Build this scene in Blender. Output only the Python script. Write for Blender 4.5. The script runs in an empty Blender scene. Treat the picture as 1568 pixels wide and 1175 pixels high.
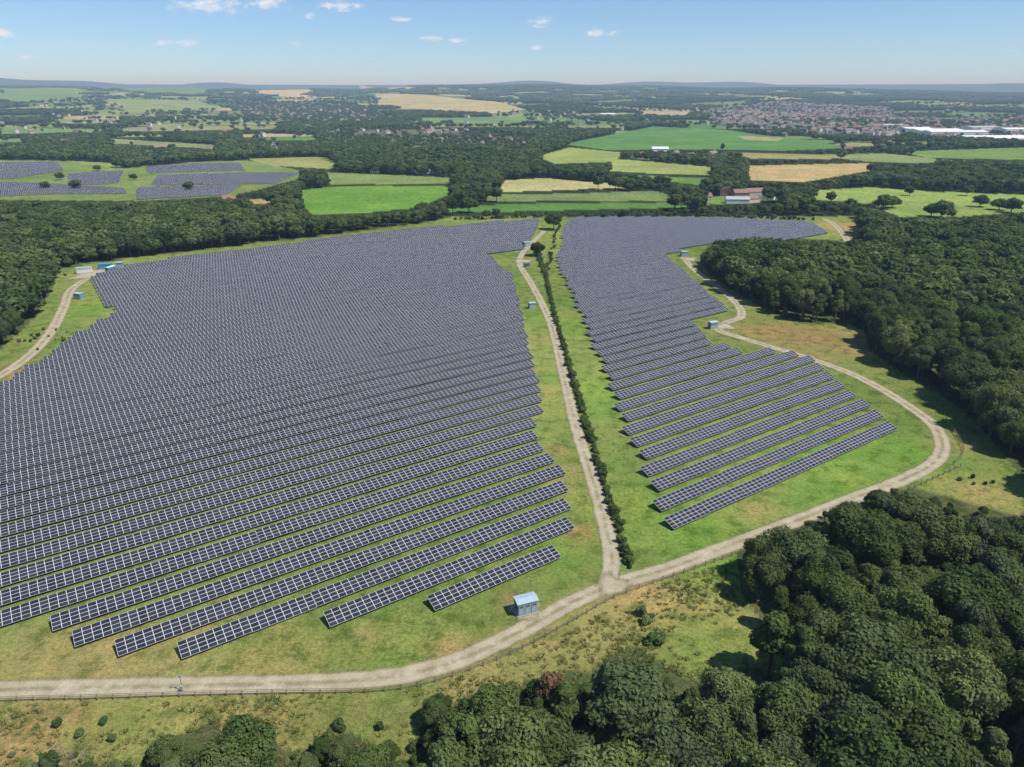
import bpy, bmesh, math, random
import numpy as np
from mathutils import Vector, Matrix
random.seed(5); rng=np.random.default_rng(7)
scene=bpy.context.scene
H=100.0; FP=1087.0
PITCH=math.atan(446.5/FP); sp,cp=math.sin(PITCH),math.cos(PITCH)

# survey helper : photo pixel -> ground metres
def g(u,v,z=0.0):
    x=(u-784)/FP; y=(587.5-v)/FP
    t=(H-z)/(sp-y*cp)
    return (x*t,(cp+y*sp)*t)
def G(l): return np.array([g(*p) for p in l])
def lin(c):
    return tuple(((k/255)/12.92 if k/255<=0.04045 else ((k/255+0.055)/1.055)**2.4) for k in c)
def alb(c,f=0.8): return np.array(lin(c))*f
def sstep(a,b,x):
    t=np.clip((x-a)/(b-a),0,1); return t*t*(3-2*t)

# ------------------------------------------------------------ materials
def newmat(name):
    m=bpy.data.materials.new(name); m.use_nodes=True
    nt=m.node_tree; nt.nodes.clear()
    out=nt.nodes.new('ShaderNodeOutputMaterial')
    return m,nt,out
class NT:
    def __init__(s,nt): s.nt=nt
    def n(s,t,**k):
        nd=s.nt.nodes.new(t)
        for a,b in k.items(): setattr(nd,a,b)
        return nd
    def l(s,a,b): s.nt.links.new(a,b)
    def val(s,sock,v):
        if isinstance(v,bpy.types.NodeSocket): s.l(v,sock)
        else: sock.default_value=v
    def m(s,op,a,b=0.0,c=0.0,clamp=False):
        nd=s.n('ShaderNodeMath',operation=op); nd.use_clamp=clamp
        s.val(nd.inputs[0],a); s.val(nd.inputs[1],b); s.val(nd.inputs[2],c)
        return nd.outputs[0]
    def noise(s,vec,scale,detail=3,rough=0.6):
        nd=s.n('ShaderNodeTexNoise'); s.l(vec,nd.inputs['Vector'])
        nd.inputs['Scale'].default_value=scale; nd.inputs['Detail'].default_value=detail
        nd.inputs['Roughness'].default_value=rough
        return nd.outputs[0]
    def mr(s,x,a,b,c,d,smooth=False):
        nd=s.n('ShaderNodeMapRange'); 
        if smooth: nd.interpolation_type='SMOOTHSTEP'
        s.val(nd.inputs[0],x)
        for i,v in enumerate((a,b,c,d)): nd.inputs[1+i].default_value=v
        return nd.outputs[0]
    def mix(s,f,a,b,blend='MIX'):
        nd=s.n('ShaderNodeMix',data_type='RGBA',blend_type=blend)
        s.val(nd.inputs[0],f)
        for i,v in ((6,a),(7,b)):
            if isinstance(v,bpy.types.NodeSocket): s.l(v,nd.inputs[i])
            else: nd.inputs[i].default_value=(*v,1)
        return nd.outputs[2]
def simple(name,col,rough=0.7,metal=0.0,var=0.15,scale=1.5):
    m,nt,out=newmat(name); N=NT(nt)
    b=N.n('ShaderNodeBsdfPrincipled'); tc=N.n('ShaderNodeTexCoord')
    ns=N.noise(tc.outputs['Object'],scale,4)
    f=N.mr(ns,0.3,0.7,1-var,1+var)
    c=N.mix(1.0,col,(1,1,1),'MULTIPLY')
    vm=N.n('ShaderNodeVectorMath',operation='SCALE'); N.l(c,vm.inputs[0]); N.l(f,vm.inputs['Scale'])
    N.l(vm.outputs[0],b.inputs['Base Color'])
    b.inputs['Roughness'].default_value=rough; b.inputs['Metallic'].default_value=metal
    N.l(b.outputs[0],out.inputs[0]); return m

def leafmat(name,cols,tr=0.22):
    m,nt,out=newmat(name); N=NT(nt)
    oi=N.n('ShaderNodeObjectInfo'); at=N.n('ShaderNodeAttribute',attribute_name='shade')
    rmp=N.n('ShaderNodeValToRGB'); el=rmp.color_ramp.elements
    while len(el)<len(cols): el.new(0.5)
    for i,c in enumerate(cols):
        el[i].position=i/(len(cols)-1); el[i].color=(*c,1)
    nz=N.noise(oi.outputs['Location'],0.012,2)
    r=N.m('ADD',oi.outputs['Random'],N.m('MULTIPLY',N.m('SUBTRACT',nz,0.5),0.7),clamp=True)
    N.l(r,rmp.inputs[0])
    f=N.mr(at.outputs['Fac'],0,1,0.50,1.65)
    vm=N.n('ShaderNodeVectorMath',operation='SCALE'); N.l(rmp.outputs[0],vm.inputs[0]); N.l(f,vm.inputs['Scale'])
    d=N.n('ShaderNodeBsdfDiffuse'); N.l(vm.outputs[0],d.inputs['Color'])
    t=N.n('ShaderNodeBsdfTranslucent')
    c2=N.mix(1.0,vm.outputs[0],(1.3,1.4,0.5),'MULTIPLY'); N.l(c2,t.inputs[0])
    mx=N.n('ShaderNodeMixShader'); mx.inputs[0].default_value=tr
    N.l(d.outputs[0],mx.inputs[1]); N.l(t.outputs[0],mx.inputs[2]); N.l(mx.outputs[0],out.inputs[0])
    return m
GREENS=[(0.044,0.070,0.024),(0.078,0.118,0.034),(0.064,0.090,0.038),(0.120,0.156,0.050),(0.076,0.102,0.050),(0.102,0.144,0.042),(0.058,0.086,0.028),(0.150,0.185,0.068)]
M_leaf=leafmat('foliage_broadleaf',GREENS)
M_leafbrown=leafmat('foliage_copper',[(0.16,0.10,0.06),(0.18,0.11,0.065)])
M_bark=simple('bark',(0.11,0.085,0.06),0.9)

# ground
m,nt,out=newmat('ground_grass_and_fields'); N=NT(nt); M_ground=m
at=N.n('ShaderNodeAttribute',attribute_name='gcol'); tc=N.n('ShaderNodeTexCoord'); P=tc.outputs['Object']
n0=N.noise(P,0.006,3); n1=N.noise(P,0.035,4); n2=N.noise(P,0.22,4); n3=N.noise(P,1.1,4,0.75); n4=N.noise(P,4.0,2,0.75)
f=N.m('ADD',N.mr(n2,0.3,0.7,-0.20,0.20),N.mr(n3,0.3,0.7,-0.32,0.32))
f=N.m('ADD',f,N.mr(n4,0.3,0.7,-0.34,0.34)); f=N.m('ADD',f,N.mr(n0,0.3,0.7,0.80,1.2))
vm=N.n('ShaderNodeVectorMath',operation='SCALE'); N.l(at.outputs['Color'],vm.inputs[0]); N.l(f,vm.inputs['Scale'])
straw=N.mix(1.0,vm.outputs[0],(1.6,1.15,1.4),'MULTIPLY')
dark=N.mix(1.0,vm.outputs[0],(0.72,0.81,0.68),'MULTIPLY')
fs=N.m('MULTIPLY',N.mr(n1,0.40,0.64,0,1,True),N.mr(n3,0.38,0.58,0.25,1.0))
c=N.mix(fs,vm.outputs[0],straw)
c=N.mix(N.mr(n2,0.5,0.34,0,0.85,True),c,dark)
b=N.n('ShaderNodeBsdfDiffuse'); N.l(c,b.inputs['Color'])
bp=N.n('ShaderNodeBump'); bp.inputs['Strength'].default_value=0.6; bp.inputs['Distance'].default_value=0.4
N.l(N.m('ADD',n3,n4),bp.inputs['Height']); N.l(bp.outputs[0],b.inputs['Normal'])
N.l(b.outputs[0],out.inputs[0])

# gravel track
def trackmat(name,cA,cB,edge=0.72):
    m,nt,out=newmat(name); N=NT(nt)
    tc=N.n('ShaderNodeTexCoord'); uv=N.n('ShaderNodeUVMap'); sx=N.n('ShaderNodeSeparateXYZ'); N.l(uv.outputs[0],sx.inputs[0])
    P=tc.outputs['Object']; a=N.m('ABSOLUTE',N.m('SUBTRACT',sx.outputs[1],0.5)); a=N.m('MULTIPLY',a,2.0)
    n1=N.noise(P,0.35,4); n2=N.noise(P,2.5,4,0.7); n3=N.noise(P,0.07,2)
    c=N.mix(N.mr(n1,0.35,0.65,0,1),cA,cB)
    cen=N.m('MULTIPLY',N.mr(a,0.30,0.05,0,1,True),N.mr(N.m('ADD',n1,N.m('MULTIPLY',n3,0.8)),0.72,1.0,0.0,0.8))
    c=N.mix(cen,c,(0.22,0.20,0.10))
    rim=N.mr(N.m('ADD',a,N.m('MULTIPLY',n2,0.3)),0.68,0.95,0,0.8,True)
    c=N.mix(rim,c,(0.27,0.24,0.12))
    f=N.mr(n2,0.3,0.7,0.78,1.17)
    vm=N.n('ShaderNodeVectorMath',operation='SCALE'); N.l(c,vm.inputs[0]); N.l(f,vm.inputs['Scale'])
    b=N.n('ShaderNodeBsdfDiffuse'); N.l(vm.outputs[0],b.inputs['Color'])
    al=N.m('ADD',a,N.m('ADD',N.m('MULTIPLY',N.m('SUBTRACT',n1,0.5),0.7),N.m('MULTIPLY',N.m('SUBTRACT',n2,0.5),0.9)))
    al=N.mr(al,edge,edge+0.2,1,0,True)
    t=N.n('ShaderNodeBsdfTransparent'); mx=N.n('ShaderNodeMixShader')
    N.l(al,mx.inputs[0]); N.l(t.outputs[0],mx.inputs[1]); N.l(b.outputs[0],mx.inputs[2]); N.l(mx.outputs[0],out.inputs[0])
    return m
M_track=trackmat('gravel_track',(0.47,0.41,0.29),(0.36,0.305,0.205))

# solar panel
m,nt,out=newmat('solar_panel_glass'); N=NT(nt); M_panel=m
uv=N.n('ShaderNodeUVMap'); sx=N.n('ShaderNodeSeparateXYZ'); N.l(uv.outputs[0],sx.inputs[0])
fu=N.m('FRACT',sx.outputs[0]); fv=N.m('FRACT',sx.outputs[1])
du=N.m('MINIMUM',fu,N.m('SUBTRACT',1.0,fu)); dv=N.m('MINIMUM',fv,N.m('SUBTRACT',1.0,fv))
line=N.m('MAXIMUM',N.m('LESS_THAN',du,0.030),N.m('LESS_THAN',dv,0.042))
fl=N.n('ShaderNodeVectorMath',operation='FLOOR'); N.l(uv.outputs[0],fl.inputs[0])
wn=N.n('ShaderNodeTexWhiteNoise',noise_dimensions='2D'); N.l(fl.outputs[0],wn.inputs['Vector'])
cell=N.mix(wn.outputs['Value'],(0.020,0.022,0.031),(0.040,0.041,0.053))
c=N.mix(line,cell,(0.64,0.64,0.64))
b=N.n('ShaderNodeBsdfPrincipled'); N.l(c,b.inputs['Base Color'])
N.l(N.mr(line,0,1,0.22,0.5),b.inputs['Roughness']); b.inputs['IOR'].default_value=1.5
N.l(b.outputs[0],out.inputs[0])
M_alu=simple('aluminium_frame',(0.35,0.36,0.38),0.5,0.6,0.05)
M_under=simple('panel_backsheet',(0.10,0.10,0.11),0.7)
M_steel=simple('galvanised_steel',(0.30,0.30,0.31),0.55,0.4)
M_wood=simple('weathered_wood',(0.26,0.21,0.15),0.9)

# ------------------------------------------------------------ mesh helper
class MB:
    def __init__(s): s.v=[]; s.f=[]; s.mi=[]; s.sh=[]
    def add(s,vs,fs,mi=0,sh=0.5):
        o=len(s.v); s.v.extend([tuple(map(float,v)) for v in vs])
        s.f.extend([tuple(i+o for i in f) for f in fs]); s.mi.extend([mi]*len(fs))
        if np.isscalar(sh): s.sh.extend([sh]*len(vs))
        else: s.sh.extend(list(sh))
    def box(s,c,size,mi=0,rot=0.0,M=None):
        x,y,z=[k/2 for k in size]; vs=[]
        for sx_ in(-x,x):
            for sy_ in(-y,y):
                for sz_ in(-z,z): vs.append((sx_,sy_,sz_))
        cr,sr=math.cos(rot),math.sin(rot)
        vs=[(c[0]+a*cr-b_*sr,c[1]+a*sr+b_*cr,c[2]+d) for a,b_,d in vs]
        s.add(vs,[(0,1,3,2),(4,6,7,5),(0,4,5,1),(2,3,7,6),(0,2,6,4),(1,5,7,3)],mi)
    def tube(s,pts,rad,mi=0,n=7,sh=0.5):
        vs=[];fs=[]
        for i,(p,r) in enumerate(zip(pts,rad)):
            for k in range(n):
                a=2*math.pi*k/n; vs.append((p[0]+r*math.cos(a),p[1]+r*math.sin(a),p[2]))
            if i: 
                for k in range(n):
                    a0=(i-1)*n+k;a1=(i-1)*n+(k+1)%n; fs.append((a0,a1,a1+n,a0+n))
        s.add(vs,fs,mi,sh)
    def mesh(s,name,mats,attr=True,smooth=False):
        me=bpy.data.meshes.new(name); me.from_pydata(s.v,[],s.f)
        for m in mats: me.materials.append(m)
        me.polygons.foreach_set('material_index',s.mi)
        if attr:
            a=me.attributes.new('shade','FLOAT','POINT'); a.data.foreach_set('value',s.sh)
        if smooth: me.polygons.foreach_set('use_smooth',[True]*len(s.f))
        me.update(); return me
def link(name,me,loc=(0,0,0),rot=0,scale=(1,1,1),parent=None):
    o=bpy.data.objects.new(name,me); scene.collection.objects.link(o)
    o.location=loc; o.rotation_euler=(0,0,rot); o.scale=scale
    if parent: o.parent=parent
    return o
_ico={}
def ico(sub):
    if sub not in _ico:
        bm=bmesh.new(); bmesh.ops.create_icosphere(bm,subdivisions=sub,radius=1)
        _ico[sub]=(np.array([v.co[:] for v in bm.verts]),[tuple(v.index for v in f.verts) for f in bm.faces]); bm.free()
    return _ico[sub]

# ------------------------------------------------------------ trees
def make_tree(name,h,R,nl,leaves,lsize,seed,trunk=True,coresub=2,base=0.25,shape='round',leafm=None):
    r=np.random.default_rng(seed); mb=MB()
    cz=h*(base+1)/2; rz=h*(1-base)/2
    C=[];Rd=[]
    for i in range(nl):
        for _ in range(30):
            d=r.normal(size=3); d/=np.linalg.norm(d)
            if d[2]<-0.55: d[2]*=-1
            k=r.uniform(0.45,0.84)
            w=1.0
            if shape=='cone': w=max(0.25,0.95-0.75*(d[2]*k+0.5))
            p=np.array([d[0]*R*k*w,d[1]*R*k*w,cz+d[2]*rz*k])
            rad=R*r.uniform(0.17,0.42)*(1.0 if nl>8 else 1.35)
            if all(np.linalg.norm(p-c)>0.42*rad for c in C): break
        C.append(p);Rd.append(rad)
    C.append(np.array([0,0,cz]));Rd.append(R*0.58)
    C=np.array(C);Rd=np.array(Rd)
    lobe=r.uniform(0.0,1.0,len(C))
    iv,iF=ico(coresub)
    for c,rd in zip(C,Rd):
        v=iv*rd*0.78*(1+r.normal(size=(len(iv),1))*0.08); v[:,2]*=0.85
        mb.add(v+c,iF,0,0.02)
    vs=[];sh=[]
    for j,(c,rd) in enumerate(zip(C,Rd)):
        n=int(leaves*(rd/(0.35*R))**2)
        d=r.normal(size=(n,3)); d/=np.linalg.norm(d,axis=1)[:,None]
        bump=1+0.13*np.sin(d[:,0]*7+j)*np.cos(d[:,1]*6+2*j)
        p=c+d*np.array([1,1,0.88])*rd*(bump*r.uniform(0.82,1.20,n))[:,None]
        dist=np.linalg.norm(p[:,None,:]-C[None],axis=2)/Rd[None]
        dist[:,j]=9
        ok=(dist.min(axis=1)>0.80)&(p[:,2]>h*base*0.45)
        p=p[ok];d=d[ok];n=len(p)
        nn=d+r.normal(size=(n,3))*0.42+np.array([0,0,0.25]); nn/=np.linalg.norm(nn,axis=1)[:,None]
        a=np.cross(nn,r.normal(size=(n,3))); a/=np.linalg.norm(a,axis=1)[:,None]
        b=np.cross(nn,a); s=lsize*r.uniform(0.5,1.3,n)[:,None]
        q=np.stack([p-a*s,p-b*s*0.62+nn*s*0.15,p+a*s,p+b*s*0.62-nn*s*0.15],axis=1)
        vs.append(q.reshape(-1,3))
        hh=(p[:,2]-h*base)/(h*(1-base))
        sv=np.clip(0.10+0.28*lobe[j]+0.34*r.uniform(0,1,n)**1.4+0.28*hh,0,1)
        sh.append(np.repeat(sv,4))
    vs=np.concatenate(vs);sh=np.concatenate(sh)
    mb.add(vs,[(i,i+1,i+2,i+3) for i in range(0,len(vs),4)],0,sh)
    if trunk:
        w=h*0.022
        top=cz+rz*0.3
        mb.tube([(0,0,-0.3),(w*.3,0,h*0.12),(w*.6,w*.4,h*0.35),(0,w*.6,top)],[w*1.5,w*1.1,w*0.9,w*0.3],1)
        for k in range(6 if coresub>1 else 3):
            z0=h*r.uniform(0.25,0.5)
            e=C[r.integers(len(C))]
            mb.tube([(0,0,z0),((e[0])*0.5,(e[1])*0.5,(z0+e[2])/2+0.3),tuple(e)],[w*0.6,w*0.4,w*0.15],1,5)
    return mb.mesh(name,[leafm or M_leaf,M_bark])
def coll_of(name,meshes):
    c=bpy.data.collections.new(name)
    for i,me in enumerate(meshes):
        o=bpy.data.objects.new('%s_%d'%(name,i),me); c.objects.link(o)
    return c
near_me=[make_tree('tree_near',12,R,nl,int(lv*1.7),0.255,s,base=bs,shape=shp) for R,nl,lv,s,bs,shp in
   [(4.9,40,440,1,.2,'round'),(4.3,36,460,2,.18,'round'),(5.3,46,400,3,.24,'round'),(3.6,32,420,4,.15,'round'),(3.0,28,380,5,.12,'cone'),(4.6,32,480,6,.2,'round'),(3.0,26,380,7,.1,'round'),(2.5,24,360,8,.1,'cone')]]
mid_me=[make_tree('tree_mid',12,R,nl,110,0.66,s,coresub=1,base=.18) for R,nl,s in [(4.9,22,11),(4.2,20,12),(5.3,24,13),(3.6,18,14)]]
far_me=[make_tree('tree_far',12,R,9,26,1.5,s,coresub=1,base=.05,trunk=True) for R,s in [(5.6,21),(5.0,22),(6.2,23)]]
bush_me=[make_tree('bush',3,1.6,11,190,0.22,s,trunk=False,coresub=1,base=0.0) for s in (31,32,33,34)]
def clump(seed):
    r=np.random.default_rng(seed); mb=MB(); iv,iF=ico(2)
    for k in range(26):
        c=r.normal(size=2)*np.array([17,13]); rd=r.uniform(5,9)
        v=iv*rd*(1+r.normal(size=(len(iv),1))*0.12); v[:,2]*=0.9
        mb.add(v+np.array([c[0],c[1],r.uniform(3,7)]),iF,0,r.uniform(0.1,0.7))
    return mb.mesh('tree_clump',[M_leaf])
clump_me=[clump(s) for s in (41,42,43)]
C_near=coll_of('tree_near',near_me); C_mid=coll_of('tree_mid',mid_me); C_far=coll_of('tree_far',far_me)
C_bush=coll_of('bush',bush_me); C_clump=coll_of('clump',clump_me)

def instancer(name,pts,scl,rot,idx,coll):
    n=len(pts)
    if n==0: return
    me=bpy.data.meshes.new(name); me.vertices.add(n); me.vertices.foreach_set('co',np.asarray(pts,dtype=np.float32).ravel())
    a=me.attributes.new('scl','FLOAT_VECTOR','POINT'); a.data.foreach_set('vector',np.asarray(scl,dtype=np.float32).ravel())
    rr=np.zeros((n,3),dtype=np.float32); rr[:,2]=rot
    a=me.attributes.new('rotv','FLOAT_VECTOR','POINT'); a.data.foreach_set('vector',rr.ravel())
    a=me.attributes.new('idx','INT','POINT'); a.data.foreach_set('value',np.asarray(idx,dtype=np.int32))
    o=link(name,me)
    ng=bpy.data.node_groups.new(name+'_scatter','GeometryNodeTree')
    ng.interface.new_socket('Geometry',in_out='INPUT',socket_type='NodeSocketGeometry')
    ng.interface.new_socket('Geometry',in_out='OUTPUT',socket_type='NodeSocketGeometry')
    gi=ng.nodes.new('NodeGroupInput'); go=ng.nodes.new('NodeGroupOutput')
    ip=ng.nodes.new('GeometryNodeInstanceOnPoints'); ci=ng.nodes.new('GeometryNodeCollectionInfo')
    ci.inputs['Collection'].default_value=coll; ci.inputs['Separate Children'].default_value=True; ci.inputs['Reset Children'].default_value=True
    def na(nm,t):
        nd=ng.nodes.new('GeometryNodeInputNamedAttribute'); nd.data_type=t; nd.inputs['Name'].default_value=nm
        return [q for q in nd.outputs if q.enabled and q.name=='Attribute'][0]
    L=ng.links.new
    L(gi.outputs[0],ip.inputs['Points']); L(ci.outputs[0],ip.inputs['Instance']); ip.inputs['Pick Instance'].default_value=True
    L(na('idx','INT'),ip.inputs['Instance Index']); L(na('rotv','FLOAT_VECTOR'),ip.inputs['Rotation']); L(na('scl','FLOAT_VECTOR'),ip.inputs['Scale'])
    L(ip.outputs[0],go.inputs[0])
    md=o.modifiers.new('scatter','NODES'); md.node_group=ng
    return o

# ------------------------------------------------------------ land layout
def pip(x,y,P):
    out=np.zeros(x.shape,bool)
    bb=(x>=P[:,0].min())&(x<=P[:,0].max())&(y>=P[:,1].min())&(y<=P[:,1].max())
    if not bb.any(): return out
    xs=x[bb];ys=y[bb]; c=np.zeros(xs.shape,bool); n=len(P)
    for i in range(n):
        xi,yi=P[i];xj,yj=P[i-1]
        if yi==yj: continue
        c^=((yi>ys)!=(yj>ys))&(xs<(xj-xi)*(ys-yi)/(yj-yi)+xi)
    out[bb]=c; return out
def zfun(x,y):
    r=np.hypot(x,y); az=np.arctan2(x,y)
    s=sstep(2500,9300,r)
    rid=138+20*np.sin(az*6+1.0)+10*np.sin(az*15+2)+4*np.sin(az*41)-34*az+12*np.sin(x/1100+1)*np.cos(y/1500)
    z=s*rid+sstep(2300,4500,r)*(12*np.sin(x/430+1)*np.sin(y/610+2)+7*np.sin(x/210+y/340))*(1-0.4*s)
    z=z*(1-0.45*sstep(10500,13500,r))
    bumps=np.maximum(0,np.sin(az*9+0.4)+0.6*np.sin(az*21+2.2)+0.3*np.sin(az*47))
    z2=235+85*bumps*(1-0.4*sstep(-0.1,0.5,az))
    k=sstep(13500,16500,r)
    return z*(1-k)+k*z2*(1-sstep(18000,26000,r)*1.2)
def hsh(a,b,k):
    v=np.sin(a*127.1+b*311.7+k*74.7)*43758.5453; return v-np.floor(v)
def vor(x,y,S):
    xr=(x*0.9+y*0.3)/S; yr=(y*0.9-x*0.3)/(S*0.8)
    cx=np.floor(xr);cy=np.floor(yr)
    d1=np.full(x.shape,1e9);d2=d1.copy();ia=np.zeros(x.shape);ib=ia.copy()
    for i in(-1,0,1):
        for j in(-1,0,1):
            a=cx+i;b=cy+j
            px=a+0.15+0.7*hsh(a,b,1);py=b+0.15+0.7*hsh(a,b,2)
            d=np.maximum(np.abs(xr-px),np.abs(yr-py))+0.3*np.hypot(xr-px,yr-py)
            m=d<d1; d2=np.where(m,d1,np.minimum(d2,d)); ia=np.where(m,a,ia);ib=np.where(m,b,ib); d1=np.where(m,d,d1)
    return ia,ib,(d2-d1)*S
S_far=380.0; S_mid=170.0
WOODS=[G(p) for p in [
 [(1128,850),(1150,825),(1210,800),(1300,765),(1340,748),(1400,748),(1470,765),(1568,790),(1750,830),(1900,1300),(900,1420),(560,1400),(620,1175),(650,1105),(700,1078),(770,1052),(850,1030),(900,1030),(935,1000),(975,985),(1020,1020),(1060,1040),(1120,1020),(1200,1030),(1215,1015),(1175,965),(1135,910)],
 [(90,1400),(240,1175),(265,1135),(320,1104),(400,1108),(435,1150),(480,1150),(500,1125),(540,1122),(600,1155),(700,1400)],
 [(1070,392),(1085,420),(1130,450),(1180,480),(1230,497),(1300,497),(1325,510),(1330,535),(1385,575),(1440,605),(1490,640),(1530,690),(1568,735),(1800,880),(1900,700),(1800,370),(1900,320),(1300,320),(1322,345),(1312,366),(1275,368),(1240,366),(1160,362),(1095,367)],
 [(-350,650),(0,535),(40,500),(60,480),(80,440),(88,412),(190,397),(300,384),(400,372),(480,364),(550,355),(650,342),(690,333),(690,320),(-500,310)],
]]
FI=[
 ((112,158,64),[(462,292),(505,286),(692,284),(684,300),(640,318),(560,326),(480,330),(464,316)]),
 ((128,150,84),[(500,264),(600,268),(695,272),(690,281),(505,283)]),
 ((182,182,122),[(762,290),(775,276),(835,273),(945,282),(958,288),(750,295)]),
 ((124,146,86),[(748,299),(900,296),(1000,292),(1035,302),(1030,308),(742,308)]),
 ((98,142,66),[(684,316),(850,311),(1065,311),(1050,318),(690,326)]),
 ((98,144,74),[(862,221),(1000,194),(1110,199),(1310,226),(1200,231),(1075,229),(930,230)]),
 ((148,168,92),[(822,240),(872,226),(955,234),(940,248),(850,251)]),
 ((150,152,96),[(1110,233),(1200,235),(1310,240),(1270,244),(1150,243)]),
 ((182,168,112),[(1142,254),(1330,250),(1332,262),(1230,279),(1150,276)]),
 ((156,174,98),[(940,243),(1095,256),(1090,268),(1000,266),(930,262)]),
 ((100,144,68),[(960,268),(1090,273),(1080,284),(985,275)]),
 ((142,168,88),[(1240,292),(1330,287),(1440,294),(1600,300),(1750,320),(1700,345),(1568,325),(1440,334),(1390,338),(1330,312),(1250,306)]),
 ((120,150,74),[(1075,302),(1190,296),(1200,308),(1080,314)]),
 ((150,162,96),[(380,243),(495,240),(520,252),(505,259),(400,253)]),
 ((140,160,88),[(100,246),(180,250),(185,256),(110,256)]),
 ((124,148,80),[(-100,244),(90,246),(190,258),(300,248),(380,246),(465,262),(455,275),(390,292),(345,302),(200,308),(-100,306)]),
 ((176,160,110),[(355,306),(425,305),(420,313),(360,313)]),
 ((140,156,98),[(160,212),(330,222),(330,228),(170,220)]),
 ((196,184,132),[(372,153),(470,150),(482,158),(470,165),(400,163)]),
 ((186,176,124),[(550,149),(600,150),(640,157),(590,156)]),
 ((182,176,120),[(575,161),(650,163),(760,167),(805,174),(740,179),(640,176),(580,168)]),
 ((110,146,84),[(140,152),(300,150),(360,156),(300,163),(150,160)]),
 ((120,152,90),[(0,160),(120,158),(140,166),(60,172),(0,170)]),
 ((140,160,98),[(160,168),(300,166),(340,172),(200,178)]),
 ((116,150,88),[(640,182),(800,184),(805,190),(660,190)]),
 ((180,170,130),[(980,176),(1060,178),(1050,182),(985,181)]),
 ((160,162,112),[(1130,208),(1200,212),(1190,217),(1140,214)]),
 ((120,150,78),[(1380,232),(1568,226),(1650,235),(1568,245),(1420,242)]),
]
FIELDS=[(alb(c,0.78),G(p)) for c,p in FI]
SOLAR_FAR=[G(p) for p in [[(-60,252),(88,249),(98,262),(20,274),(-60,276)],[(102,268),(190,263),(182,281),(104,285)],[(222,257),(300,252),(368,251),(376,262),(300,264),(225,266)],
  [(240,270),(375,266),(462,266),(420,282),(230,285)],[(208,289),(372,285),(345,300),(208,307)],[(-60,280),(60,282),(190,290),(196,298),(90,298),(-60,304)]]]
TOWN=[G(p) for p in [[(1082,172),(1200,168),(1360,173),(1420,190),(1350,214),(1290,211),(1190,200),(1090,192)],
   [(1400,183),(1620,180),(1680,216),(1568,222),(1400,214)],[(350,166),(560,170),(620,188),(480,190),(380,178)],[(500,196),(700,200),(820,212),(800,232),(640,226),(520,220)],[(960,236),(1100,238),(1090,246),(970,244)]]]
SITE_Y=625.0
def intown(x,y):
    r=np.zeros(x.shape,bool)
    for t in TOWN: r|=pip(x,y,t)
    return r
def infield(x,y):
    r=np.zeros(x.shape,bool)
    for c,p in FIELDS: r|=pip(x,y,p)
    for p in SOLAR_FAR: r|=pip(x,y,p)
    return r
def pwood(x,y):
    az=np.arctan2(x,y); return np.clip(0.42+0.34*az+0.35*sstep(7500,9000,np.hypot(x,y)),0.24,0.9)
def istree(x,y):
    near=y<SITE_Y
    w=np.zeros(x.shape,bool)
    for p in WOODS: w|=pip(x,y,p)
    r=np.hypot(x,y); fld=infield(x,y)
    a,b,e=vor(x,y,S_far); c1=hsh(a,b,5)<pwood(x,y); far=c1|(e<24)
    a,b,e=vor(x,y,S_mid); c2=(hsh(a,b,6)<0.78)|(e<22); 
    mid=np.where(r>1250,c2,True)
    o=np.where(near,w,np.where(r>2300,far,mid))
    return o&~(fld&~near)

# ---- ground mesh
fine=np.radians(np.arange(-50,50.01,0.12)); coarse=np.radians(np.arange(54,306.1,4.0))
ang=np.concatenate([fine,coarse]); na=len(ang)
rad=[12.0]
while rad[-1]<32000: rad.append(rad[-1]*(1.012 if rad[-1]<13000 else 1.03)+0.1)
rad=np.array(rad); nr=len(rad)
RR,AA=np.meshgrid(rad,ang,indexing='ij')
X=(RR*np.sin(AA)).ravel(); Y=(RR*np.cos(AA)).ravel(); Z=zfun(X,Y)
R_=np.hypot(X,Y)
col=np.zeros((len(X),3))
grass=alb((128,144,76),0.86); grassdk=alb((110,134,64),0.84)
tt=0.5+0.5*np.sin(X/37+1.3)*np.cos(Y/45+0.4+X/90)
col[:]=grass*tt[:,None]+grassdk*(1-tt[:,None])
tree=istree(X,Y)
col[tree]=np.array([0.030,0.046,0.018])
col[tree&(Y<SITE_Y)]=np.array([0.075,0.10,0.036])
palette=np.array([alb(c,0.72) for c in [(108,146,78),(126,158,90),(146,164,104),(96,138,72),(150,160,108),(180,174,126),(120,140,86),(138,158,96)]])
for S,lo,hi in ((S_mid,1250,2300),(S_far,2300,1e9)):
    m_=(R_>=lo)&(R_<hi)&(~tree)&(Y>0)
    a,b,e=vor(X[m_],Y[m_],S); k=np.floor(hsh(a,b,9)*len(palette)).astype(int)%len(palette)
    col[m_]=palette[k]
m_=(R_>2300)&(Y<=0); col[m_]=palette[0]
m_=R_>10500; col[m_]=np.array([0.030,0.046,0.020])
for c,p in FIELDS: 
    mk=pip(X,Y,p)&(Y>SITE_Y-1); col[mk]=c
tw=intown(X,Y); col[tw&~infield(X,Y)]=np.array([0.12,0.13,0.08])
tan=alb((168,150,98),0.85); brown=alb((146,126,80),0.85); lush=alb((110,146,60),0.88)
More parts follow.
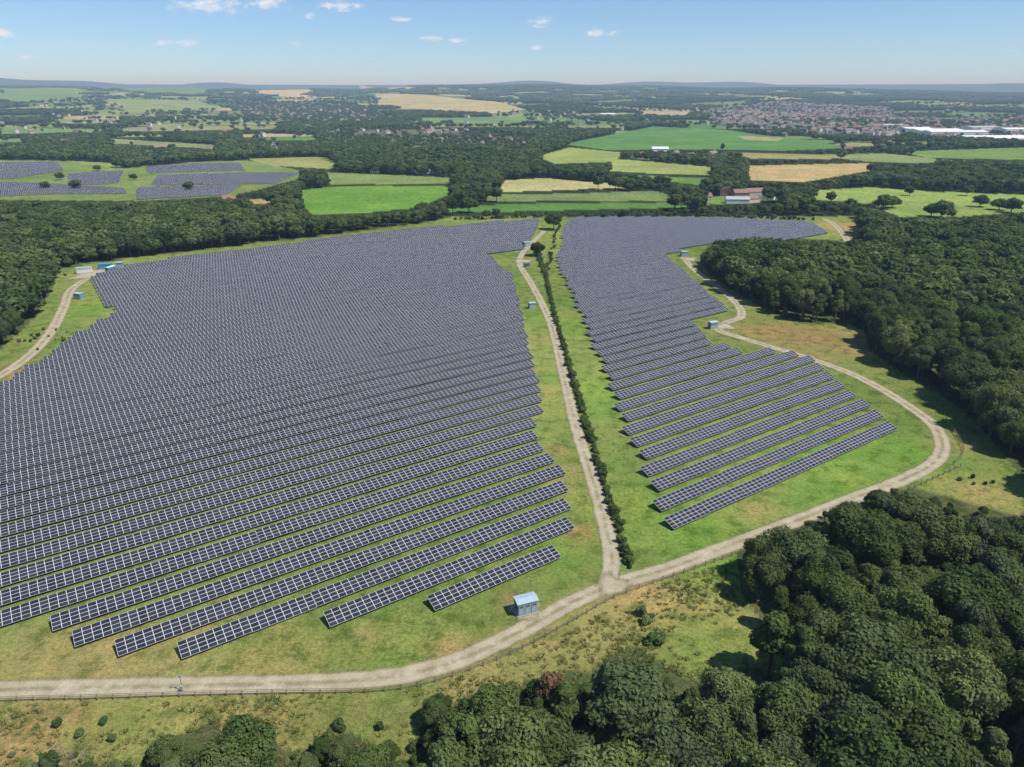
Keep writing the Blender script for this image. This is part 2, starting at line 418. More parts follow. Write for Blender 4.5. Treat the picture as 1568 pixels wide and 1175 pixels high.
for u,v,rr_,cc,st in [(1200,510,22,brown,.75),(1265,520,16,brown,.6),(1475,745,12,tan,.6),(900,985,14,tan,.6),(1050,930,12,tan,.55),(960,950,10,tan,.5),(700,1075,14,tan,.6),(120,1100,22,tan,.6),(420,1085,16,brown,.35),
      (150,1015,8,tan,.7),(60,560,20,tan,.6),(30,990,9,tan,.4),(250,1010,7,tan,.6),(1290,540,20,tan,.35),(885,815,5,brown,.8),(780,920,4,brown,.7),(1050,800,14,lush,.8),(1270,720,25,lush,.8),(1380,690,15,lush,.7),(965,780,12,lush,.6),
      (910,600,22,lush,.7),(890,500,25,lush,.6),(140,470,18,lush,.8),(100,530,14,lush,.7),(760,400,14,lush,.3),(1300,350,30,tan,.9),(600,1010,12,lush,.4),(1110,870,10,lush,.6),(1060,980,10,lush,.5),(200,1085,14,lush,.3),(850,850,6,lush,.6),
      (20,1140,12,brown,.5),(880,720,4,tan,.5),(860,690,4,brown,.5),(840,600,6,tan,.3),(690,1000,4,tan,.7),(560,970,4,tan,.4),(1160,780,6,tan,.3),(990,905,5,tan,.6),(850,740,5,tan,.4),(830,520,8,tan,.4),(1460,680,8,tan,.5)]:
    cx,cy=g(u,v); w=np.exp(-((X-cx)**2+(Y-cy)**2)/(rr_*rr_))*st; w[Y>SITE_Y]=0; w[tree]=0
    col=col*(1-w[:,None])+cc*w[:,None]
me=bpy.data.meshes.new('ground'); nv=len(X)+1
co=np.zeros((nv,3),np.float32); co[:-1,0]=X;co[:-1,1]=Y;co[:-1,2]=Z
me.vertices.add(nv); me.vertices.foreach_set('co',co.ravel())
I,J=np.meshgrid(np.arange(nr-1),np.arange(na),indexing='ij'); J2=(J+1)%na
q=np.stack([I*na+J,(I+1)*na+J,(I+1)*na+J2,I*na+J2],axis=-1).reshape(-1,4)[:,::-1]
j=np.arange(na); t3=np.stack([np.full(na,nv-1),j,(j+1)%na],axis=-1)[:,::-1]
loops=np.concatenate([q.ravel(),t3.ravel()]).astype(np.int32)
nf=len(q)+len(t3)
me.loops.add(len(loops)); me.loops.foreach_set('vertex_index',loops)
me.polygons.add(nf); st=np.concatenate([np.arange(len(q))*4,len(q)*4+np.arange(na)*3]).astype(np.int32)
me.polygons.foreach_set('loop_start',st)
me.update(calc_edges=True)
me.polygons.foreach_set('use_smooth',np.ones(nf,bool))
ca=me.attributes.new('gcol','FLOAT_COLOR','POINT'); cc=np.ones((nv,4),np.float32); cc[:-1,:3]=col; cc[-1,:3]=grass
ca.data.foreach_set('color',cc.ravel()); me.materials.append(M_ground)
link('ground',me)

# ------------------------------------------------------------ tracks
def smooth(pts,step=1.5):
    P=[Vector((a,b)) for a,b in pts]; P=[P[0]*2-P[1]]+P+[P[-1]*2-P[-2]]
    o=[]
    for i in range(1,len(P)-2):
        p0,p1,p2,p3=P[i-1:i+3]; n=max(2,int((p2-p1).length/step))
        for k in range(n):
            t=k/n
            o.append(0.5*((2*p1)+(p2-p0)*t+(2*p0-5*p1+4*p2-p3)*t*t+(3*p1-p0-3*p2+p3)*t**3))
    o.append(P[-2]); return o
def ribbon(name,px,hw,z,mat):
    pts=smooth([g(*p) for p in px]); n=len(pts); vs=[];fs=[];uv=[]; s=0; us=[]
    for i,p in enumerate(pts):
        t=(pts[min(i+1,n-1)]-pts[max(i-1,0)]).normalized(); nn=Vector((-t.y,t.x))
        if i: s+=(p-pts[i-1]).length
        us.append(s)
        vs+= [(p.x-nn.x*hw,p.y-nn.y*hw,z),(p.x,p.y,z),(p.x+nn.x*hw,p.y+nn.y*hw,z)]
    for i in range(n-1):
        a=i*3
        for k in(0,1):
            fs.append((a+k+1,a+k,a+3+k,a+4+k)); uv+=[(us[i],(k+1)/2),(us[i],k/2),(us[i+1],k/2),(us[i+1],(k+1)/2)]
    me=bpy.data.meshes.new(name); me.from_pydata(vs,[],fs); l=me.uv_layers.new(name='UVMap')
    l.data.foreach_set('uv',np.array(uv,np.float32).ravel()); me.materials.append(mat)
    return link(name,me)
TR1=[(-250,1068),(-100,1062),(0,1057),(150,1053),(300,1050),(450,1047),(560,1041),(640,1029),(720,1004),(800,965),(870,926),(920,903),(960,889),(1020,872),(1090,846),(1160,820),(1240,790),(1310,762),(1370,740),(1420,716),(1440,697),(1442,675),(1428,650),(1400,628),(1350,596),(1300,571),(1240,549),(1180,531),(1130,516),(1100,505),(1112,494),(1135,485),(1128,465),(1100,441),(1078,425),(1058,408),(1047,394)]
ribbon('gravel_track',TR1,2.8,0.03,M_track)
ribbon('gravel_track',[(925,903),(934,880),(936,850),(926,800),(906,730),(881,650),(862,570),(845,500),(830,465),(812,432),(796,405),(800,388),(815,372),(835,352)],2.5,0.05,M_track)
ribbon('gravel_track',[(-160,640),(-80,610),(0,575),(50,540),(80,505),(98,470),(108,445),(132,428),(150,424)],3.2,0.03,M_track)
ribbon('gravel_track',[(1262,335),(1278,345),(1292,360),(1300,372)],3.5,0.03,M_track)
def patch(name,u,v,r,mat,z):
    cx,cy=g(u,v); n=36; vs=[(cx,cy,z)]; uv=[]; fs=[]
    for i in range(n):
        a=2*math.pi*i/n; k=r*(1+0.18*math.sin(3*a+u)+0.1*math.sin(5*a))
        vs.append((cx+k*math.cos(a),cy+k*math.sin(a),z))
    for i in range(n):
        j_=(i+1)%n; fs.append((0,1+i,1+j_)); uv+=[(0,0.62),(i,1.0),(i+1,1.0)]
    me=bpy.data.meshes.new(name); me.from_pydata(vs,[],fs); l=me.uv_layers.new(name='UVMap'); l.data.foreach_set('uv',np.array(uv,np.float32).ravel())
    me.materials.append(mat); link(name,me)
patch('gravel_yard',938,897,4.6,M_track,0.07); patch('gravel_yard',803,932,4.6,M_track,0.04); patch('gravel_yard',146,420,17,M_track,0.05); patch('gravel_yard',1055,397,7,M_track,0.05); patch('gravel_yard',800,400,8,M_track,0.06); patch('gravel_yard',1110,500,6,M_track,0.06)

# ------------------------------------------------------------ solar arrays
ROW=math.radians(34.0); dv=np.array([math.cos(ROW),math.sin(ROW)]); nv_=np.array([-math.sin(ROW),math.cos(ROW)])
def solar(name,P,pitch=7.45,off=0.4,posts=True,seed=1):
    r=np.random.default_rng(seed); S=P@dv; Nn=P@nv_; mb=MB(); uvs=[]
    hp=MB(); k=0; W=3.9; tilt=math.radians(18)
    n0=Nn.min()+pitch*off
    while n0<Nn.max():
        xs=[]
        for i in range(len(P)):
            a,b=Nn[i-1],Nn[i]
            if (a>n0)!=(b>n0): xs.append(S[i-1]+(S[i]-S[i-1])*(n0-a)/(b-a))
        xs.sort()
        for a,b in zip(xs[::2],xs[1::2]):
            a=math.ceil(a/3.3)*3.3; m=int((b-a)/1.65)
            if m<4: continue
            s=a
            while m>0:
                c=min(8,m); m-=c; L=c*1.65
                tj=tilt+r.normal()*0.009; dz=r.normal()*0.05
                ox,oz=W/2*math.cos(tj),W/2*math.sin(tj)
                zc=1.35+dz; th=0.07
                q=[]
                for (ss,sd) in ((s+0.02,-1),(s+L-0.02,-1),(s+L-0.02,1),(s+0.02,1)):
                    p=dv*ss+nv_*(n0+sd*ox); q.append((p[0],p[1],zc+sd*oz))
                q2=[(x,y,z-th) for x,y,z in q]
                mb.add(q+q2,[(0,1,2,3)],0); o=len(mb.v)-8
                fs=[(7,6,5,4),(0,4,5,1),(1,5,6,2),(2,6,7,3),(3,7,4,0)]
                mb.f.extend([tuple(i+o for i in f) for f in fs]); mb.mi.extend([2,1,1,1,1])
                idn=int(r.integers(0,400))*8
                uvs+=[(idn,0),(idn+c,0),(idn+c,4),(idn,4)]+[(0.5,0.5)]*20
                if posts and math.hypot(*(dv*s+nv_*n0))<330:
                    for ss in np.arange(s+0.8,s+L,3.3):
                        for sd in(-0.6,0.6):
                            p=dv*ss+nv_*(n0+sd*ox); zt=zc+sd*oz*0.6-th-0.05
                            hp.box((p[0],p[1],zt/2),(0.1,0.1,zt),0,ROW)
                s+=L
        n0+=pitch
    me=mb.mesh(name,[M_panel,M_alu,M_under],attr=False); l=me.uv_layers.new(name='UVMap'); l.data.foreach_set('uv',np.array(uvs,np.float32).ravel())
    o=link(name,me)
    if hp.v: link('support_posts',hp.mesh('support_posts',[M_steel],attr=False),parent=o)
    return o
LEFT=G([(-420,980),(-420,720),(-150,660),(0,592),(60,555),(100,525),(128,508),(170,482),(160,470),(134,428),(160,418),(190,410),(300,393),(480,371),(640,352),(760,342),(826,337),(826,345),(812,372),(800,384),(750,391),(768,412),(786,422),(800,480),(818,560),(834,625),(818,650),(830,692),(864,716),(862,738),(880,800),(852,866),(668,942),(650,922),(507,962),(470,950),(283,1012),(230,1000),(183,1010),(150,990),(92,998),(85,965),(68,965),(30,950),(0,962)])
RIGHT=G([(872,335),(1000,334),(1100,335),(1245,342),(1268,358),(1235,368),(1080,376),(1040,386),(1018,391),(1060,428),(1122,482),(1062,496),(1085,527),(1120,532),(1140,545),(1178,540),(1236,546),(1376,662),(1022,818),(1000,778),(960,680),(920,570),(885,480),(850,405),(862,350)])
solar('solar_panel_array',LEFT,seed=1)
solar('solar_panel_array',RIGHT,off=0.35,seed=2)
for i,p in enumerate(SOLAR_FAR): solar('distant_solar_panel_array',p,posts=False,seed=10+i,pitch=7.0)

# ------------------------------------------------------------ woods
def okmask(x,y,h,lat=True):
    f=H/(H-h); o=istree(x,y)&istree(x*f,y*f)&istree(x*(1+f)/2,y*(1+f)/2)
    if lat:
        w=h*0.22; o&=istree(x*f-w,y*f)&istree(x*f+w,y*f)&istree(x,y-w*0.8)
    return o
def place(x,y,hs,lat=True):
    h=np.zeros(x.shape)
    for lo,hi in hs:
        c=rng.uniform(lo,hi,x.shape); todo=h==0
        ok=np.zeros(x.shape,bool); ok[todo]=okmask(x[todo],y[todo],c[todo],lat)
        h[ok]=c[ok]
    k=h>0; return x[k],y[k],h[k]
def gridpts(x0,x1,y0,y1,s,jit=0.42):
    a,b=np.meshgrid(np.arange(x0,x1,s),np.arange(y0,y1,s)); a=a.ravel().astype(float);b=b.ravel().astype(float)
    a+=rng.uniform(-jit,jit,a.shape)*s; b+=rng.uniform(-jit,jit,b.shape)*s
    k=np.abs(a)<b*0.95+80; return a[k],b[k]
def emit(name,x,y,h,coll,nvar,wide=1.0,th=12.0,sink=0.1):
    n=len(x); s=h/th; sx=s*rng.uniform(0.85,1.2,n)*wide
    instancer(name,np.stack([x,y,zfun(x,y)-sink],1),np.stack([sx,sx*rng.uniform(0.9,1.1,n),s],1),rng.uniform(0,6.28,n),rng.integers(0,nvar,n),coll)
x,y=gridpts(-700,800,20,625,6.4); x,y,h=place(x,y,[(8.5,17),(8,11),(5,7.5),(3,4.5),(2,3)])
r=np.hypot(x,y); k=r<380
emit('woodland_trees',x[k],y[k],h[k],C_near,8)
emit('woodland_trees',x[~k],y[~k],h[~k],C_mid,4,1.05)
x,y=gridpts(-1300,1300,625,1000,9.5); x,y,h=place(x,y,[(10,15),(6.5,9),(4,6),(2.5,3.5)])
k=rng.uniform(size=len(x))<0.93; emit('woodland_trees',x[k],y[k],h[k],C_mid,4,1.15)
x,y=gridpts(-2400,2400,1000,2300,13); 
k=~intown(x,y)|(rng.uniform(size=len(x))<0.4); x,y=x[k],y[k]
x,y,h=place(x,y,[(9,14),(6,8),(3,5)],False)
h=np.where(intown(x,y),h*0.7,h)
emit('distant_woodland',x,y,h,C_far,3,1.25)
x,y=gridpts(-5200,5200,2200,5200,24); k=(np.hypot(x,y)>2290)&(~intown(x,y)|(rng.uniform(size=len(x))<0.5)); x,y=x[k],y[k]
k=istree(x,y)|intown(x,y); x,y=x[k],y[k]
h=rng.uniform(10,15,len(x)); h=np.where(intown(x,y),9,h); emit('distant_woodland',x,y,h,C_far,3,1.75)
x,y=gridpts(-11500,11500,5200,11500,62); k=istree(x,y)&(np.abs(x)<y*0.9); x,y=x[k],y[k]
emit('distant_woodland',x,y,rng.uniform(9,14,len(x)),C_clump,3,1.25)
x=rng.uniform(-4000,4000,2600);y=rng.uniform(1300,5200,2600); k=np.abs(x)<y*0.9; x,y=x[k],y[k]; k=~infield(x,y); x,y=x[k],y[k]
emit('distant_field_trees',x,y,rng.uniform(8,13,len(x)),C_far,3,1.2)

# hedges
def alongpx(px,step,wob,hr,name,dbl=True,keep=0.78,wide=1.1):
    pts=smooth([g(*p) for p in px],step); n=len(pts)
    xs=np.array([p.x for p in pts]);ys=np.array([p.y for p in pts])
    if dbl: xs=np.concatenate([xs,xs]);ys=np.concatenate([ys,ys])
    k=rng.uniform(size=len(xs))<keep; xs=xs[k];ys=ys[k]
    xs=xs+rng.normal(size=len(xs))*wob; ys=ys+rng.normal(size=len(xs))*wob
    emit(name,xs,ys,hr[0]+(hr[1]-hr[0])*rng.uniform(0,1,len(xs))**1.6,C_bush,4,wide,3.0)
alongpx([(966,872),(958,845),(944,800),(926,740),(903,665),(882,595),(863,530),(846,470),(836,425)],1.1,0.30,(1.1,2.8),'hedge',False,0.9,1.0)
alongpx([(836,425),(828,400),(822,385)],2.4,0.6,(1.5,3.0),'hedge')
alongpx([(858,345),(850,360),(842,400),(838,420)],4.5,0.8,(1.2,2.6),'hedge',False)
alongpx([(985,940),(995,952),(1003,975),(996,992)],1.6,0.6,(1.2,2.8),'shrub_row')
alongpx([(700,337),(760,335),(830,333)],3.5,0.8,(2,4.5),'field_hedge')
alongpx([(872,333),(1000,332),(1100,333),(1245,338)],3.5,0.8,(2,4.5),'field_hedge')
xs=[];ys=[]
for u,v,n,s in [(60,1200,18,5),(210,1190,12,4),(520,1170,14,4),(60,520,20,9),(1500,740,5,4),(90,420,10,6),(830,1055,6,3),(1090,1032,6,3)]:
    cx,cy=g(u,v); xs+=list(cx+rng.normal(size=n)*s); ys+=list(cy+rng.normal(size=n)*s)
emit('scrub_bushes',np.array(xs),np.array(ys),rng.uniform(0.8,2.0,len(xs)),C_bush,4,1.0,3.0)
xs=[];ys=[]
for u,v,n,s in [(50,1215,22,6),(200,1215,18,5),(510,1190,14,4),(600,1200,10,4),(680,1120,8,3)]:
    cx,cy=g(u,v); xs+=list(cx+rng.normal(size=n)*s); ys+=list(cy+rng.normal(size=n)*s*0.6)
emit('young_saplings',np.array(xs),np.array(ys),rng.uniform(2.5,5.5,len(xs)),C_near,8,0.95)
# rough grass tussocks in the foreground meadow
def tuft(seed):
    r=np.random.default_rng(seed); mb=MB()
    for k in range(26):
        a=r.uniform(0,6.28); d=r.uniform(0,0.25); c=np.array([math.cos(a)*d,math.sin(a)*d,0]); t=np.array([math.cos(a),math.sin(a),0])*r.uniform(0.1,0.35)+np.array([0,0,r.uniform(0.25,0.55)])
        s_=np.array([-math.sin(a),math.cos(a),0])*0.07
        mb.add([c-s_,c+s_,c+t],[(0,1,2)],0,r.uniform(0.2,0.9))
    return mb.mesh('grass_tussock',[M_tuft])
M_tuft=leafmat('tussock_grass',[(0.13,0.17,0.045),(0.20,0.20,0.075),(0.27,0.24,0.11)],0.3)
C_tuft=coll_of('grass_tussock',[tuft(s) for s in (51,52,53)])
TZ=G([(-100,1085),(300,1072),(640,1058),(740,1030),(880,962),(1000,902),(1130,855),(1125,920),(1200,1010),(1100,1060),(900,1060),(600,1200),(-200,1250)])
x,y=gridpts(-120,90,80,170,1.0); k=pip(x,y,TZ)&(rng.uniform(size=len(x))<0.25+0.5*(np.sin(x/7+2)*np.cos(y/5)+0.3)); x,y=x[k],y[k]
emit('grass_tussocks',x,y,rng.uniform(0.5,1.3,len(x)),C_tuft,3,1.2,0.8)

# individual trees
def tree(name,u,v,h,me,w=1.0,sink=0.1):
    x_,y_=g(u,v); s=h/12; link(name,me,(x_,y_,-sink),random.uniform(0,6.28),(s*w,s*w,s))
tree('oak_tree',345,1250,11.5,near_me[0],1.15)
for u,v,h in [(848,352,13),(822,392,9),(1352,320,15),(1440,334,17),(1272,311,12),(1500,317,13),(1548,326,15),(1392,300,11),(1480,300,12),(650,330,13),(745,336,8),(955,333,8),(760,334,9),(290,292,11),(150,262,9),(92,276,11),(118,290,12),(70,290,10),(205,276,9),(1300,322,12),(1330,330,12),(1365,318,12),(1425,332,13),(1530,322,12)]:
    tree('oak_tree',u,v,h,near_me[random.choice([0,1,2])] if v>335 else mid_me[random.choice([0,1,2])],1.15 if v>335 else 1.3,0.1 if v>335 else h*0.13)
brown_t=make_tree('copper_tree',12,3.4,24,620,0.27,77,base=.1,leafm=M_leafbrown)
tree('copper_beech_tree',845,1118,12,brown_t,0.9)
con=make_tree('pine',12,2.4,30,420,0.24,78,base=.08,shape='cone'); tree('pine_tree',1462,1185,13,con)

def bare(seed):
    r=np.random.default_rng(seed); mb=MB()
    def br(p,d,L,w,dep):
        e=p+d*L; mb.tube([tuple(p),tuple(e)],[w,w*0.6],0,5)
        if dep:
            for _ in range(4):
                nd=d+r.normal(size=3)*0.55; nd[2]=abs(nd[2])*0.7+0.3; nd/=np.linalg.norm(nd); br(p+d*L*r.uniform(0.4,1),nd,L*0.65,w*0.55,dep-1)
    br(np.zeros(3),np.array([0,0,1.]),2.2,0.07,4); return mb.mesh('bare_tree',[simple('dead_bark',(0.26,0.24,0.19),0.9)],attr=False)
bm_=bare(3)
for u,v in [(100,1176),(128,1185),(95,1160)]:
    x_,y_=g(u,v); link('bare_sapling',bm_,(x_,y_,0),random.uniform(0,6),(0.9,0.9,0.9))

# ------------------------------------------------------------ fence
def fence(name,px,step=2.6,h=1.35):
    pts=smooth([g(*p) for p in px],step); mb=MB()
    for i,p in enumerate(pts):
        hh=h*random.uniform(0.95,1.08); mb.box((p.x,p.y,hh/2),(0.14,0.14,hh),0,random.uniform(0,1))
        if i:
            q=pts[i-1]; d=p-q; a=math.atan2(d.y,d.x); c=(p+q)/2; nx,ny=-math.sin(a)*0.1,math.cos(a)*0.1
            for z in(0.45,0.85,1.2): mb.box((c.x+nx,c.y+ny,z),(d.length,0.04,0.09),0,a)
    link(name,mb.mesh(name,[M_wood],attr=False))
fence('wooden_post_and_rail_fence',[(-200,1090),(0,1076),(150,1072),(300,1067),(440,1064),(560,1062),(640,1052),(720,1028),(800,995),(870,957),(940,917),(1000,895),(1080,867),(1160,838),(1240,808),(1320,780),(1400,748),(1470,716)])
fence('wooden_post_and_rail_fence',[(1445,640),(1475,690),(1460,712)])
# ------------------------------------------------------------ kiosks
M_kb=simple('kiosk_painted_steel',(0.17,0.27,0.30),0.45,0.1,0.06); M_kr=simple('kiosk_roof',(0.40,0.52,0.56),0.5,0.1,0.1)
M_kd=simple('kiosk_louvre',(0.09,0.12,0.13),0.6); M_conc=simple('concrete',(0.36,0.34,0.30),0.9); M_door=simple('kiosk_door',(0.30,0.41,0.45),0.45)
M_blue=simple('blue_container',(0.05,0.30,0.50),0.5); M_wht=simple('white_paint',(0.70,0.71,0.72),0.5)
def box_obj(name,size,loc,mat,parent,bev=0.02):
    mb=MB(); mb.box((0,0,0),size); me=mb.mesh(name,[mat],attr=False)
    o=link(name,me,loc,parent=parent); b=o.modifiers.new('b','BEVEL'); b.width=bev; b.segments=1; return o
def kiosk(name,u,v,L,W,Hh,rot,body=None,roof=None):
    x_,y_=g(u,v); e=bpy.data.objects.new(name,None); scene.collection.objects.link(e); e.location=(x_,y_,0); e.rotation_euler=(0,0,rot)
    box_obj('plinth',(L+0.5,W+0.5,0.3),(0,0,0.15),M_conc,e)
    box_obj('body',(L,W,Hh),(0,0,0.3+Hh/2),body or M_kb,e)
    mb=MB(); zt=0.3+Hh; a=L/2+0.2; b=W/2+0.2
    mb.add([(-a,-b,zt),(a,-b,zt),(a,b,zt),(-a,b,zt),(-a,-b,zt+.1),(a,-b,zt+.1),(a,b,zt+.1),(-a,b,zt+.1),(-a,0,zt+.38),(a,0,zt+.38)],
       [(3,2,1,0),(0,1,5,4),(2,3,7,6),(4,5,9,8),(6,7,8,9),(1,2,6,9,5),(3,0,4,8,7)])
    link('roof',mb.mesh('roof',[roof or M_kr],attr=False),parent=e)
    n=max(2,int(L/1.2)); w=L/n
    for i in range(n):
        cx=-L/2+w*(i+.5)
        box_obj('door',(w*0.86,0.05,Hh*0.86),(cx,-W/2-0.027,0.3+Hh*0.48),body if body else M_door,e,0.01)
        for k_ in range(4): box_obj('louvre',(w*0.6,0.04,0.07),(cx,-W/2-0.075,0.3+Hh*0.68+k_*0.12),M_kd,e,0.005)
        box_obj('handle',(0.05,0.05,0.25),(cx+w*0.33,-W/2-0.08,0.3+Hh*0.45),M_steel,e,0.005)
    for k_ in range(6): box_obj('side_vent',(0.04,W*0.6,0.09),(-L/2-0.022,0,0.3+Hh*0.3+k_*0.2),M_kd,e,0.005)
    box_obj('rear_cabinet',(L*0.5,0.5,Hh*0.6),(0,W/2+0.27,0.3+Hh*0.3),M_kb,e)
kiosk('inverter_kiosk',805,936,4.3,2.6,2.9,math.radians(20))
kiosk('inverter_kiosk',814,472,3.0,2.2,2.5,math.radians(20)); kiosk('inverter_kiosk',806,377,4.5,2.6,2.6,math.radians(34)); kiosk('inverter_kiosk',122,458,4.5,2.6,2.8,math.radians(-20))
kiosk('inverter_kiosk',1047,392,4.2,2.6,2.6,math.radians(10)); kiosk('inverter_kiosk',1091,503,3.8,2.5,2.8,math.radians(20)); kiosk('site_office_cabin',130,418,8,3,3,math.radians(20),M_wht,M_kr)
kiosk('storage_container',162,412,7,3,2.8,math.radians(10),M_blue,M_blue); kiosk('storage_container',170,416,6,2.6,2.6,math.radians(80),M_blue,M_wht); kiosk('switchgear_kiosk',184,409,4,3,2.6,math.radians(10))
kiosk('inverter_kiosk',807,409,3,2.0,1.9,math.radians(30),M_kd,M_kd)
e=bpy.data.objects.new('cctv_pole',None); scene.collection.objects.link(e); x_,y_=g(280,1058); e.location=(x_,y_,0)
mb=MB(); mb.tube([(0,0,0),(0,0,3.4)],[0.09,0.06],0,10); link('pole',mb.mesh('pole',[M_alu],attr=False),parent=e)
box_obj('cross_arm',(1.0,0.07,0.07),(0,0,3.3),M_alu,e,.005); box_obj('camera_housing',(0.16,0.4,0.16),(0.45,-0.1,3.42),M_door,e); box_obj('camera_housing',(0.16,0.4,0.16),(-0.45,-0.1,3.42),M_door,e); box_obj('cabinet',(0.5,0.3,0.9),(0,-0.25,0.9),M_door,e)

# ------------------------------------------------------------ buildings
M_brick=simple('brick_wall',(0.28,0.17,0.12),0.9); M_rend=simple('rendered_wall',(0.62,0.59,0.52),0.9); M_tile=simple('clay_tile',(0.26,0.155,0.115),0.9); M_slate=simple('slate_roof',(0.21,0.195,0.19),0.8)
M_tile2=simple('brown_tile',(0.24,0.18,0.15),0.9)
M_glass=simple('window_glass',(0.04,0.05,0.06),0.2); M_white=simple('white_cladding',(0.76,0.77,0.78),0.6); M_barn=simple('barn_roof_sheet',(0.42,0.42,0.41),0.7); M_redbarn=simple('rusty_barn_roof',(0.26,0.15,0.11),0.8)
def house_mesh(name,L,W,h,rh,wall,roof,chim=True,win=True,over=0.35):
    mb=MB(); a,b=L/2,W/2
    mb.add([(-a,-b,0),(a,-b,0),(a,b,0),(-a,b,0),(-a,-b,h),(a,-b,h),(a,b,h),(-a,b,h),(-a,0,h+rh),(a,0,h+rh)],[(0,1,5,4),(2,3,7,6),(1,2,6,9,5),(3,0,4,8,7)],0)
    A,B=a+over,b+over; d=-rh*over/b; t=0.15
    for s in(-1,1):
        mb.add([(-A,s*B,h+d+.02),(A,s*B,h+d+.02),(A,0,h+rh+.02),(-A,0,h+rh+.02),(-A,s*B,h+d+t),(A,s*B,h+d+t),(A,0,h+rh+t),(-A,0,h+rh+t)],[(0,1,2,3),(4,5,6,7),(0,1,5,4),(0,3,7,4),(1,2,6,5)],1)
    if chim: mb.box((a*0.7,0,h+rh+0.3),(0.9,0.7,1.6),0)
    if win:
        for s in(-1,1):
            for fl in range(2 if h>4.5 else 1):
                for i in range(max(2,int(L/3))):
                    cx=-a+L*(i+.5)/max(2,int(L/3)); mb.box((cx,s*(b+0.03),1.5+fl*2.6),(1.2,0.1,1.2),2)
        mb.box((0.2,-b-0.05,1.05),(1.0,0.12,2.1),2)
    return mb.mesh(name,[wall,roof,M_glass],attr=False)
HM=[house_mesh('house',10,8,5.2,2.8,M_brick,M_tile),house_mesh('house',9,7.5,5.2,2.6,M_rend,M_slate),house_mesh('house',14,8,5.2,3,M_rend,M_tile),house_mesh('house',11,8,5,3,M_rend,M_tile2),house_mesh('house',20,8,5.4,2.8,M_rend,M_tile2)]
C_house=coll_of('town_house',HM)
def town(name,poly,s,dens,sc=1.0):
    a,b=np.meshgrid(np.arange(poly[:,0].min(),poly[:,0].max(),s),np.arange(poly[:,1].min(),poly[:,1].max(),s*1.5)); a=a.ravel();b=b.ravel()
    a=a+rng.normal(size=a.shape)*s*0.2; b=b+rng.normal(size=b.shape)*s*0.3
    dn=dens*np.clip(0.75+0.6*np.sin(a/170+1)*np.sin(b/230),0.1,1)
    k=pip(a,b,poly)&~infield(a,b)&(rng.uniform(size=a.shape)<dn); a,b=a[k],b[k]; n=len(a)
    rot=np.sin(a/300)*0.8+np.cos(b/260)+rng.normal(size=n)*0.1+(rng.uniform(size=n)<0.3)*1.57
    ss=rng.uniform(0.9,1.25,n)*sc
    instancer(name,np.stack([a,b,zfun(a,b)],1),np.stack([ss,ss,ss],1),rot,rng.integers(0,5,n),C_house)
town('distant_town_houses',TOWN[0],27,0.85,1.1); town('distant_town_houses',TOWN[1],36,0.45,1.1); town('distant_village_houses',TOWN[2],60,0.35,1.1); town('distant_village_houses',TOWN[3],50,0.28,0.95); town('distant_village_houses',TOWN[4],22,0.5,0.95)
a=rng.uniform(-3500,3500,600); b=rng.uniform(1300,4200,600); k=(np.abs(a)<b*0.85)&~infield(a,b); a,b=a[k],b[k]; n=len(a); ss=rng.uniform(0.85,1.15,n)
instancer('distant_village_houses',np.stack([a,b,zfun(a,b)+1.5],1),np.stack([ss,ss,ss*1.25],1),rng.uniform(0,6,n),rng.integers(0,5,n),C_house)
def bld(name,u,v,L,W,h,rh,rot,wall,roof,win=True):
    x_,y_=g(u,v); link(name,house_mesh(name,L,W,h,rh,wall,roof,win,win),(x_,y_,float(zfun(np.array(x_),np.array(y_)))),math.radians(rot))
bld('brick_farmhouse',1132,303,15,9,5.5,3.2,10,M_brick,M_tile); bld('brick_farmhouse',1108,300,11,8,5.2,3,80,M_brick,M_tile); bld('white_cottage',1080,308,11,7,4.8,2.8,5,M_rend,M_tile)
bld('farm_barn',1160,300,28,14,5,3,15,M_barn,M_redbarn,False); bld('farm_barn',1128,311,22,9,4,2.2,-5,M_white,M_barn,False); bld('farm_barn',1178,304,20,12,4.5,2.5,60,M_white,M_slate,False); bld('farm_barn',1150,310,16,9,4,2.2,20,M_rend,M_redbarn,False)
bld('farm_shed',640,262,60,14,4,2.5,4,M_white,M_barn,False); bld('farm_shed',660,266,40,12,4,2.5,2,M_white,M_white,False); bld('brick_farmhouse',352,312,12,8,5.2,3,20,M_brick,M_tile); bld('white_cottage',575,266,12,8,5,2.8,0,M_rend,M_slate); bld('white_cottage',848,219,14,9,5,3,0,M_rend,M_slate)
for u,v,L,W,h,ro in [(1430,206,120,60,11,5),(1460,208,140,50,10,0),(1520,216,150,60,9,3),(1550,219,120,50,10,0),(1400,202,70,50,9,0),(1500,200,90,50,9,10),(1560,203,110,50,9,5),(1365,196,60,40,8,0),(1010,232,30,14,5,0),(930,180,60,30,8,0)]:
    bld('industrial_shed',u,v,L,W,h,3,ro,M_white,M_white if random.random()<.75 else M_barn,False)

# ------------------------------------------------------------ haze : thin scattering air
m,nt,out=newmat('air_haze'); N=NT(nt); vs_=N.n('ShaderNodeVolumeScatter'); vs_.inputs['Color'].default_value=(0.50,0.74,1.0,1); vs_.inputs['Density'].default_value=9.5e-5
N.l(vs_.outputs[0],out.inputs['Volume'])
mb=MB(); mb.box((0,8000,100),(46000,36000,480)); link('atmosphere_haze',mb.mesh('atmosphere_haze',[m],attr=False))

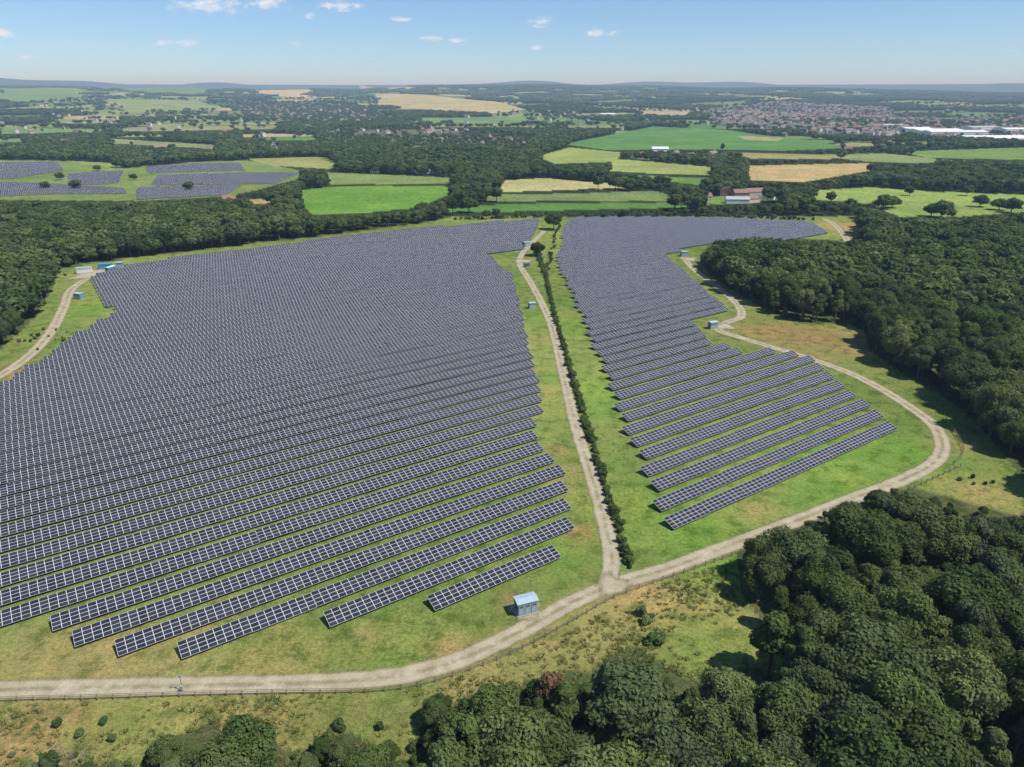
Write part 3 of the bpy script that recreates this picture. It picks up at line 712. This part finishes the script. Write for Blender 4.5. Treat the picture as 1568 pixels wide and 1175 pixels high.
# ------------------------------------------------------------ light & sky
SUN_EL=math.radians(57); SAZ=math.radians(-22)
sv=Vector((math.cos(SAZ)*math.cos(SUN_EL),math.sin(SAZ)*math.cos(SUN_EL),math.sin(SUN_EL)))
sl=bpy.data.lights.new('sun','SUN'); sl.energy=5.0; sl.angle=math.radians(0.5); sl.color=(1,0.965,0.90)
so=bpy.data.objects.new('sun',sl); scene.collection.objects.link(so); so.rotation_euler=(-sv).to_track_quat('-Z','Y').to_euler()
w=bpy.data.worlds.new('World'); scene.world=w; w.use_nodes=True; w.node_tree.nodes.clear(); N=NT(w.node_tree)
sky=N.n('ShaderNodeTexSky',sky_type='NISHITA'); sky.sun_disc=False; sky.sun_elevation=SUN_EL; sky.sun_rotation=math.radians(90)-SAZ; sky.air_density=0.8; sky.dust_density=0.1; sky.ozone_density=3.0
bg=N.n('ShaderNodeBackground'); bg.inputs[1].default_value=0.12; wo=N.n('ShaderNodeOutputWorld')
tc=N.n('ShaderNodeTexCoord'); sx=N.n('ShaderNodeSeparateXYZ'); N.l(tc.outputs['Generated'],sx.inputs[0])
az=N.m('ARCTAN2',sx.outputs[0],sx.outputs[1]); el=sx.outputs[2]
mp=N.n('ShaderNodeMapping'); mp.inputs['Scale'].default_value=(1,1,2.4); N.l(tc.outputs['Generated'],mp.inputs[0])
ns=N.noise(mp.outputs[0],60,6,0.65)
tot=None
for u,v,wu,wv in [(318,8,50,12),(410,4,32,8),(520,8,34,7),(828,38,20,9),(915,51,24,6),(250,66,13,5),(290,66,15,5),(660,59,20,4),(700,62,13,4),(455,66,9,5),(6,48,12,6),(610,30,16,4),(820,73,12,4),(40,88,10,3),(475,25,12,4)]:
    dx=(u-784)/FP; dy=(587.5-v)/FP; d=Vector((dx,cp+dy*sp,-sp+dy*cp)).normalized()
    a0=math.atan2(d.x,d.y)
    A=N.m('DIVIDE',N.m('SUBTRACT',az,a0),wu/FP*1.1); B=N.m('DIVIDE',N.m('SUBTRACT',el,d.z),wv/FP*1.1)
    q=N.m('EXPONENT',N.m('MULTIPLY',N.m('ADD',N.m('MULTIPLY',A,A),N.m('MULTIPLY',B,B)),-1.0))
    tot=q if tot is None else N.m('MAXIMUM',tot,q)
cl=N.m('ADD',tot,N.m('MULTIPLY',N.m('SUBTRACT',ns,0.5),2.4))
cl=N.m('MULTIPLY',N.mr(cl,0.42,1.25,0,0.8,True),N.mr(tot,0.05,0.35,0,1,True))
skc=N.mix(1.0,sky.outputs[0],(0.80,0.94,1.10),'MULTIPLY')
c=N.mix(cl,skc,(8.0,8.0,8.1))
N.l(c,bg.inputs[0]); N.l(bg.outputs[0],wo.inputs[0])

cam=bpy.data.cameras.new('camera'); cam.sensor_width=36; cam.lens=FP/1568*36; cam.clip_end=60000; cam.clip_start=0.5
co_=bpy.data.objects.new('camera',cam); scene.collection.objects.link(co_); co_.location=(0,0,H); co_.rotation_euler=(math.pi/2-PITCH,0,0)
scene.camera=co_
scene.view_settings.view_transform='Standard'; scene.view_settings.look='None'; scene.view_settings.exposure=0
